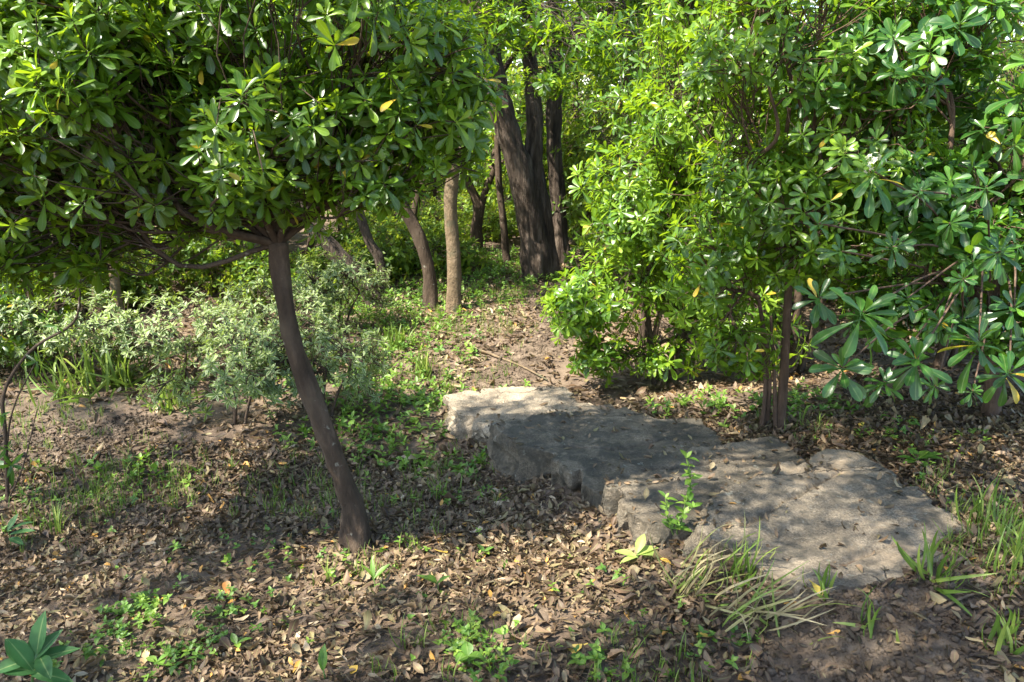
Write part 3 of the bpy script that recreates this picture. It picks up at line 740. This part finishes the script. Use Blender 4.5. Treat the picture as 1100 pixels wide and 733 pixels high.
for px, Y, s in ((235, 8.6, .62), (170, 8.2, .5), (60, 7.6, .6), (5, 7.0, .5), (730, 8.4, 1.0), (820, 8.0, 1.05), (920, 8.0, 1.1), (1020, 7.8, 1.1), (1110, 7.4, 1.0), (700, 10, 1.2), (560, 14, 1.2), (470, 14.5, 1.2), (380, 13, 1.15), (290, 10.5, 1.1), (200, 9.8, 1.1), (110, 9.2, 1.1), (20, 8.8, 1.1), (-60, 8.2, 1.1), (-130, 7.0, 1.0), (610, 12, 1.2)):
    copy_thing(pb, gp(px, Y), rng.uniform(0, 6), s)

back_shrub(30, 330, 6.0, [(W(10, 350, 6.0), (.6, .5, .4)), (W(-60, 330, 5.8), (.6, .5, .6)), (W(70, 330, 6.2), (.4, .4, .35))], 420, 'dark green shrub at the left edge under the front crown', 57, (0, .5))
# the wood behind everything
g = Geo(); n = 90000
x = rng.uniform(-17, 17, n); y = 15 + np.abs(x) * -.12 + rng.uniform(0, 4, n); z = H(x, y) + rng.uniform(0, 1, n) ** 1.1 * 8.5
ok = vn(np.stack([x, y, z], -1) * .9, 77) > .36
x, y, z = x[ok], y[ok], z[ok]; n = len(x)
D = nrm(rng.normal(0, 1, (n, 3)) + np.array([0, -.4, -.1])); Nn = rng.normal(0, .6, (n, 3)) + np.array([-.2, -.4, .8])
leaves(g, np.stack([x, y, z], -1), D, Nn, rng.uniform(.14, .26, n), rng.uniform(.045, .075, n), .4, .3, np.clip(rng.beta(2, 2, n) + (vn(np.stack([x, y, z], -1) * .5, 78) - .5), 0, 1), 'ell_lo')
tag(g.build('distant_wood', M['wood']), 'dense green wood closing off the background', 'woodland', kind='stuff')

# variegated shrubs at left
VG = 'grey-green variegated shrubs on the left bank'
def vshrub(px, py, r, h, n, label, seed):
    h = h * 1.25
    b = ground(px, py) ; b = b + np.array([0, r * .55, 0]); b[2] = float(H(b[0], b[1]))
    shrub('variegated_shrub', label, b, [([b - [0, 0, .05], b + [.03, 0, h * .25], b + [.06, 0, h * .55]], [.014, .011, .008]), ([b + [.06, .02, -.05], b + [.12, 0, h * .25], b + [.2, 0, h * .5]], [.011, .009, .006])],
          [(b + [0, 0, h * .75], (r, r * .8, h * .45)), (b + [-r * .5, 0, h * .5], (r * .6, r * .6, h * .35)), (b + [r * .5, .1, h * .55], (r * .6, r * .6, h * .4))],
          int(n * .62), 9, .062, 'varieg', 'bark', k=6, seed=seed, shape='ell_lo', ratio=.17, gap=.45, gf=3.5, tone=(.1, 1.0), r0=.008, group=VG, spread=(95, 30), up=.9)
vshrub(235, 478, .52, .52, 620, 'pale variegated shrub nearest the clearing at left', 101)
vshrub(335, 468, .46, .50, 520, 'grey variegated shrub directly behind the leaning front trunk', 102)
vshrub(180, 425, .55, .50, 560, 'variegated shrub beside the strap grass at left', 103)
vshrub(290, 405, .60, .50, 560, 'variegated shrub sunlit in the middle of the left bank', 104)
vshrub(355, 365, .55, .50, 480, 'variegated shrub below the far left leaning trunk', 105)
vshrub(60, 420, .5, .5, 420, 'variegated shrub at the left edge behind the clearing', 106)

# ------------------------------------------------------------------ grasses and weeds
def tuft(g, p, n, L, w, spread=.6, rn=(.2, 1), curl=(.6, 1.6), lean=(0, 0), rad=.03):
    rad = min(rad, .05 + .004 * n)
    a = rng.uniform(0, 2 * PI, n); t = rng.uniform(.05, spread, n)
    D = np.stack([np.cos(a) * np.sin(t) + lean[0], np.sin(a) * np.sin(t) + lean[1], np.cos(t)], -1)
    Nn = np.stack([-np.cos(a), -np.sin(a), np.full(n, .25)], -1) + rng.normal(0, .2, (n, 3))
    B = p + np.stack([rng.normal(0, rad, n), rng.normal(0, rad, n), np.zeros(n)], -1)
    Nn = -Nn; Nn[:, 2] = np.abs(Nn[:, 2]) + .2
    S = np.cross(D, Nn); Nn = np.cross(S, D)
    leaves(g, B, D, Nn, L * rng.uniform(.55, 1.15, n), w * rng.uniform(.7, 1.2, n), rng.uniform(curl[0], curl[1], n), .5, rng.uniform(rn[0], rn[1], n), 'blade')
def grass_tuft(label, px, py, n, L, w, mat='grass', **kw):
    p = ground(px, py); g = Geo(); tuft(g, p, n, L, w, **kw)
    tag(g.build('grass_tuft', M[mat], None, p), label, 'grass', 'grass tufts')
grass_tuft('bright arching grass tuft on the near edge of the broad slab', 1000, 625, 16, .22, .0065, spread=1.1)
grass_tuft('bushy green grass tuft at the right edge beside the broad slab', 1065, 575, 34, .24, .005, spread=1.2, rad=.06)
grass_tuft('second green grass tuft at the far right edge above the dirt', 1085, 610, 26, .22, .005, spread=1.2, rad=.06)
grass_tuft('green grass tuft in the bottom right corner', 1085, 700, 22, .16, .006, spread=1.1, rad=.04)
grass_tuft('small green grass tuft on the bare dirt below the broad slab', 940, 678, 8, .14, .006, spread=1.2)
grass_tuft('short green grass tuft at the near left corner of the broad slab', 880, 640, 12, .12, .006, spread=1.2)
grass_tuft('tangled straw and green grass hummock left of the dirt at bottom', 770, 612, 26, .25, .004, 'straw', spread=1.0, lean=(.3, -.4), rad=.07)
grass_tuft('flattened pale straw grass clump trailing to the bottom edge', 805, 662, 44, .32, .004, 'straw', spread=1.1, lean=(.35, -.5), rad=.08)
grass_tuft('green grass blades growing through the straw beside the slab', 790, 625, 20, .24, .005, spread=.9, rad=.05, lean=(.1, -.2))
grass_tuft('loose straw grass clump above the bottom edge', 735, 640, 26, .25, .004, 'straw', spread=1.1, lean=(.2, -.3), rad=.045)
grass_tuft('upright thin grass tuft on the shaded litter at left', 62, 575, 12, .22, .004, spread=.3, rad=.02)
grass_tuft('lush strap grass clump before the pale slim stems', 130, 415, 60, .46, .010, spread=1.35, rad=.10, curl=(.4, 2.2))
grass_tuft('lush strap grass clump left of the variegated shrubs', 80, 425, 46, .44, .010, spread=1.35, rad=.10, curl=(.4, 2.2))
grass_tuft('strap grass fringe along the clearing at left', 185, 440, 36, .34, .009, spread=1.4, rad=.06, curl=(.6, 2.2))
grass_tuft('strap grass clump on the bank left of the dirt path', 455, 405, 34, .22, .007, spread=.9, rad=.025)
grass_tuft('dark strap grass clump below the slim tan trunk', 425, 375, 34, .25, .008, spread=1.0, rad=.045)
grass_tuft('small grass tuft on the litter between front trunk and steps', 475, 535, 14, .12, .004, spread=.6, rad=.03)

def stuff_grass():
    g = Geo(); spots = []
    for px, py, r, n in ((120, 530, .42, 120), (60, 545, .35, 60), (190, 530, .3, 40), (500, 490, .3, 30), (470, 520, .4, 34), (430, 560, .3, 20), (470, 410, .5, 120), (500, 350, .7, 160), (420, 350, .6, 160), (540, 320, .5, 120), (340, 540, .35, 50), (1040, 600, .3, 60), (1060, 545, .25, 30), (40, 450, .6, 120), (300, 520, .4, 50), (560, 300, .8, 120), (450, 300, 1.0, 160), (850, 460, .3, 20), (480, 700, .25, 20), (700, 720, .2, 30), (390, 620, .25, 20)):
        c = ground(px, py)
        q = c[:2] + rng.normal(0, r * .55, (n, 2))
        spots.append(q)
    q = np.concatenate(spots); q = q[np.isnan(slab_top(q[:, 0], q[:, 1]))]
    for x, y in q:
        tuft(g, np.array([x, y, float(H(x, y))]), rng.integers(3, 7), rng.uniform(.04, .13), .0022, 1.0, (.1, 1), (.3, 1.4), rad=.012)
    tag(g.build('short_grass', M['grass']), 'thin short green grass scattered over the leaf litter', 'grass', kind='stuff')
stuff_grass()
def ground_cover():
    g = Geo(); Ps = []
    for px, py, r, n in ((120, 690, .16, 60), (150, 660, .12, 40), (240, 660, .14, 24), (190, 710, .14, 40), (500, 690, .1, 30), (515, 715, .12, 40), (640, 720, .1, 24), (250, 690, .2, 20), (420, 430, .5, 50), (380, 460, .4, 40), (440, 380, .7, 80), (400, 350, .7, 110), (470, 320, .8, 200), (530, 290, 1.0, 320), (480, 280, 1.0, 260), (450, 440, .5, 100), (390, 400, .6, 70), (515, 505, .2, 24), (480, 540, .3, 30), (440, 500, .3, 40), (960, 480, .35, 30), (880, 440, .4, 50), (760, 440, .3, 40), (760, 700, .25, 30), (1060, 540, .3, 20), (300, 590, .4, 16), (230, 610, .4, 16), (560, 640, .4, 10), (660, 640, .3, 10), (1000, 470, .3, 30), (340, 610, .3, 16), (60, 540, .4, 40), (160, 520, .3, 40), (420, 600, .25, 14), (360, 330, .6, 160), (600, 300, .5, 90)):
        c = ground(px, py); q = c[:2] + rng.normal(0, r * .55, (n, 2)); Ps.append(q)
    q = np.concatenate(Ps); q = q[np.isnan(slab_top(q[:, 0], q[:, 1])) & (path_near(q[:, 0], q[:, 1]) > .8)]
    hh = rng.uniform(.015, .07, len(q)) + .03 * (q[:, 1] > 4.5)
    P = np.column_stack([q, H(q[:, 0], q[:, 1]) + hh])
    far = q[:, 1] > 4.2
    A = np.array([0, 0, 1.]) + rng.normal(0, .25, P.shape)
    rosettes(g, P[~far], A[~far], 5, .030, .32, 'ovate', (85, 50), (.1, .6), .1, (.0, .9), .8)
    rosettes(g, P[far], A[far], 7, .060, .26, 'ell_lo', (90, 35), (.1, .6), .1, (.0, .9), 1.0)
    tag(g.build('ground_cover', M['weed']), 'small green leafy weeds sprouting through the litter', 'ground cover', kind='stuff')
ground_cover()

def weed(label, px, py, leafs, mat='weed', h=.0, name='seedling', shape='ell', stemr=.003):
    """leafs: (azimuth deg, elevation deg, length, half width, height on stem)"""
    p = ground(px, py)
    root = thing(name, label, 'seedling', p)
    hs = max([l[4] for l in leafs] + [.01])
    g = Geo(); tube(g, [p - [0, 0, .02], p + [.004, 0, hs * .5], p + [0, .003, hs]], [stemr, stemr * .8, stemr * .6], 8, 6)
    g.build('stem', M['stalk'], root, p)
    for a, e, L, w, hz in leafs:
        a = R(a); e = R(e)
        D = np.array([[math.cos(a) * math.cos(e), math.sin(a) * math.cos(e), math.sin(e)]])
        Nn = np.array([[-math.cos(a) * math.sin(e), -math.sin(a) * math.sin(e), math.cos(e)]]) + rng.normal(0, .12, (1, 3))
        g = Geo(); leaves(g, p[None] + [0, 0, hz], D, Nn, L, w, rng.uniform(.2, .7), .35, np.array([rng.uniform(.2, .9)]), shape)
        g.build('leaf', M[mat], root, p)
    return root
weed('pale yellow-green seedling on the sunlit litter before the grey step', 684, 606, [(20, 25, .10, .024, .04), (-20, 20, .10, .024, .04), (60, 40, .09, .020, .05), (150, 10, .10, .018, .03), (200, 5, .08, .016, .03)], 'pale')
weed('bright seedling with long leaves on the litter right of front trunk', 470, 640, [(170, 30, .09, .014, .05), (190, 45, .06, .018, .06), (20, 40, .06, .014, .05), (-40, 10, .06, .012, .02)])
weed('upright slender seedling beside the foot of the front trunk', 402, 634, [(110, 70, .10, .010, .04), (30, 40, .09, .012, .05), (160, 60, .08, .010, .05), (-30, 20, .06, .010, .02)])
weed('single tall upright seedling leaf at the bottom edge', 348, 735, [(90, 82, .085, .016, .05), (110, 80, .07, .012, .05)], stemr=.004)
weed('seedling with two broad leaves near the bottom left', 170, 720, [(30, 30, .06, .016, .03), (-30, 20, .07, .016, .03), (160, 20, .05, .014, .03)])
weed('small cupped seedling on the litter at bottom centre', 540, 690, [(60, 45, .035, .014, .03), (170, 40, .035, .014, .03), (-40, 45, .03, .012, .03)])
weed('three-leaved green seedling at the bottom centre', 503, 720, [(100, 40, .05, .02, .05), (220, 20, .05, .02, .05), (-20, 20, .055, .02, .05), (40, 20, .045, .018, .03), (160, 20, .05, .018, .03)])
weed('small green seedling on litter below the straw grass', 648, 686, [(100, 40, .035, .011, .03), (220, 20, .035, .011, .03), (-20, 20, .035, .011, .03)])
weed('leafy low weed on the litter right of the broad slab', 985, 502, [(10, 15, .13, .028, .04), (-20, 25, .12, .024, .04), (40, 30, .10, .022, .04), (170, 20, .10, .022, .03), (200, 15, .09, .02, .03), (110, 40, .08, .02, .04), (-80, 10, .08, .02, .03)])
weed('dark leafy weed at left edge of the shaded litter', 12, 590, [(0, 15, .14, .02, .08), (30, 20, .12, .02, .10), (-30, 10, .12, .02, .06), (80, 40, .10, .018, .1)], 'blue')
weed('small fern-like weed by the bottom left litter', 255, 700, [(10, 30, .06, .012, .03), (130, 30, .05, .012, .03), (-60, 30, .05, .012, .03)])
weed('short broad seedling between the front trunk and the dark step', 520, 600, [(10, 30, .05, .012, .03), (130, 30, .05, .012, .03), (-60, 30, .05, .012, .03)])

# leafy sapling in front of the slab
p = ground(728, 580); root = thing('sapling', 'leafy green sapling rising in front of the grey stone step', 'sapling', p)
yb = p[1]
tips = [[p - [0, 0, .02], W(734, 550, yb), W(742, 520, yb), W(738, 492, yb)], [p + [-.01, 0, 0], W(718, 560, yb - .03), W(715, 535, yb - .04)], [p, W(728, 560, yb - .05), W(745, 545, yb - .06)]]
for q, t in enumerate(tips):
    g = Geo(); tube(g, t, [.004, .003, .002], 12, 6); g.build('stem', M['stalk'], root, p)
g = Geo()
for t, num in zip(tips, (9, 6, 4)):
    c = spline(t, 20)
    for f in np.linspace(.35, 1, num):
        q = c[int(f * 19)][None]
        rosettes(g, q, np.array([[0, -.2, 1.]]), 4, .05, .24, 'ell', (80, 40), (.1, .5), .1, (.4, .9), 0)
g.build('foliage', M['weed'], root, p)

# broad bluish plant in the bottom left corner
p = ground(38, 752); root = thing('broad_leaved_plant', 'low plant with broad bluish-green leaves in the bottom left corner', 'plant', p)
g = Geo(); tube(g, [p - [0, 0, .05], p + [0, 0, .06], p + [.02, .0, .14]], [.006, .005, .004], 8, 6); g.build('stem', M['stalk'], root, p)
top = p + np.array([.02, 0, .13])
for a, e, L, w in [(a, e, L * 1.2, w * 1.15) for a, e, L, w in ((75, 72, .12, .026), (15, 14, .13, .022), (-15, 4, .14, .022), (160, 40, .11, .028), (195, 20, .12, .026), (40, 45, .10, .022), (115, 60, .11, .026), (-50, 5, .12, .022), (175, 65, .11, .026), (215, 5, .12, .024), (150, 15, .12, .024))]:
    a = R(a); e = R(e)
    D = np.array([[math.cos(a) * math.cos(e), math.sin(a) * math.cos(e), math.sin(e)]]); Nn = np.array([[-math.cos(a) * math.sin(e), -math.sin(a) * math.sin(e) - .35, math.cos(e)]])
    g = Geo(); leaves(g, top[None] + rng.normal(0, .012, (1, 3)), D, Nn, L, w, .3, .3, np.array([rng.random()]), 'ell'); g.build('leaf', M['blue'], root, p)

# bent sapling at the left edge
p = ground(8, 540); yb = p[1]
root = thing('sapling', 'bare dark curving sapling at the left edge of the clearing', 'sapling', p)
for t, r in (([p - [0, 0, .03], W(6, 470, yb), W(5, 420, yb), W(35, 375, yb + .1), W(80, 345, yb + .15), W(86, 300, yb + .2)], .011), ([W(5, 500, yb), W(14, 440, yb), W(38, 390, yb)], .006), ([p, W(25, 500, yb - .05), W(40, 440, yb - .05)], .005)):
    g = Geo(); tube(g, t, [r, r * .8, r * .5], 30, 8, .1, 2); g.build('stem', M['bark'], root, p)
g = Geo()
P = np.array([W(2, 445, yb - .1), W(8, 480, yb - .1), W(86, 300, yb + .2), W(40, 388, yb), W(12, 500, yb), W(60, 350, yb + .1)])
rosettes(g, P, np.array([[.3, -.3, .6]]) + rng.normal(0, .3, P.shape), 7, .10, .12, 'ell', (105, 40), (.1, .7), .3, (0, .6))
g.build('foliage', M['broad'], root, p)

# ------------------------------------------------------------------ unseen tree overhead at left, outside the frame, crown shaped to shade the litter
SUN_AZ = np.array([-.83, -.48]); SUN_AZ = SUN_AZ / np.linalg.norm(SUN_AZ); ELEV = 54.0
def shade(px, py, h):
    q = ground(px, py); k = (h - q[2]) / math.tan(R(ELEV))
    return np.array([q[0] + SUN_AZ[0] * k, q[1] + SUN_AZ[1] * k, h])
b = np.array([-3.4, 1.2, float(H(-3.4, 1.2))])
SPOTS = [(100, 590, .9, .5, .35), (300, 595, .6, .3, .35), (690, 500, .5, .35, .35), (600, 470, .3, .3, .3), (430, 540, .35, .4, .1), (980, 690, .4, .3, .15), (200, 700, .6, .25, .0), (420, 470, .4, .4, .1), (560, 392, .35, .4, .1),
         (555, 432, .32, .25, -.7), (600, 632, .4, .16, -.35), (240, 510, .4, .3, -.45), (870, 545, .5, .3, .20), (740, 505, .35, .3, .3), (640, 470, .3, .35, .3), (70, 470, .5, .4, -.5), (480, 600, .15, .1, -.3)]
n = 26000
x = rng.uniform(-3.6, 2.6, n); y = rng.uniform(1.3, 5.6, n)
D = np.full(n, .66)
for px, py, rx, ry, a in SPOTS:
    c = ground(px, py); D += a * np.exp(-((x - c[0]) / rx) ** 2 - ((y - c[1]) / ry) ** 2)
xu = np.where(y > 3.35, 1.0, .40)
D -= .95 * sstep(-1.1, -.7, x) * (1 - sstep(xu, xu + .25, x)) * sstep(2.8, 3.0, y) * (1 - sstep(3.8, 4.1, y))
D -= .6 * sstep(.9, 1.3, x) * sstep(4.6, 4.9, y)
q = .62 * vn2(x, y, 3.0, 301) + .38 * vn2(x, y, 7.0, 302)
keep = (q > 1 - np.clip(D, -.4, .9) * .62 - .17) & (rng.random(n) < .19)
x, y = x[keep], y[keep]
h = rng.uniform(2.7, 3.7, len(x)); k = (h - H(x, y)) / math.tan(R(ELEV))
P = np.column_stack([x + SUN_AZ[0] * k, y + SUN_AZ[1] * k, h])
root = thing('evergreen_tree', 'unseen tall evergreen tree left of the viewer, crown shaped to shade the litter', 'tree', b)
g = Geo(); tp = [b - [0, 0, .1], b + [.05, 0, 1.2], b + [0, .1, 2.4]]
tube(g, tp, [.10, .08, .07], 40, 16, .12, 95, 0, .2); g.build('trunk', M['bark'], root, b)
A = np.array([0, 0, 1.]) + rng.normal(0, .35, P.shape)
g = Geo(); rosettes(g, P, A, 9, .085, .16, 'obo_lo'); g.build('crown', M['pitto'], root, b)
limbs(P, np.array([tp[-1]]), 9, M['bark'], root, b, .016, 14, .85, 0)

# ------------------------------------------------------------------ light, sky, camera
w = bpy.data.worlds.new('World'); sc.world = w; w.use_nodes = True
nt = w.node_tree; bg = nt.nodes['Background']
sky = nt.nodes.new('ShaderNodeTexSky'); sky.sky_type = 'NISHITA'; sky.sun_disc = False
sky.sun_elevation = R(ELEV); sky.sun_rotation = math.atan2(SUN_AZ[0], SUN_AZ[1])
nt.links.new(sky.outputs[0], bg.inputs[0]); bg.inputs[1].default_value = .15
sl = bpy.data.lights.new('sun', 'SUN'); sl.energy = 5.0; sl.angle = R(.6); sl.color = (1, .94, .82)
so = bpy.data.objects.new('sun', sl); C.objects.link(so)
so.rotation_euler = Vector((-SUN_AZ[0], -SUN_AZ[1], -math.tan(R(ELEV)))).to_track_quat('-Z', 'Y').to_euler()
so.location = (-6, -3, 12)
cam = bpy.data.cameras.new('camera'); co = bpy.data.objects.new('camera', cam); C.objects.link(co)
cam.sensor_width = 36; cam.lens = F / 1100 * 36; cam.clip_end = 500; cam.clip_start = .05
co.location = CAM; co.rotation_euler = (R(90) - PITCH, 0, 0)
sc.camera = co
sc.view_settings.view_transform = 'Standard'; sc.view_settings.look = 'None'
sc.view_settings.exposure = 2.0; sc.view_settings.gamma = 1
sc.cycles.max_bounces = 10; sc.cycles.transmission_bounces = 6; sc.cycles.diffuse_bounces = 5; sc.cycles.glossy_bounces = 3
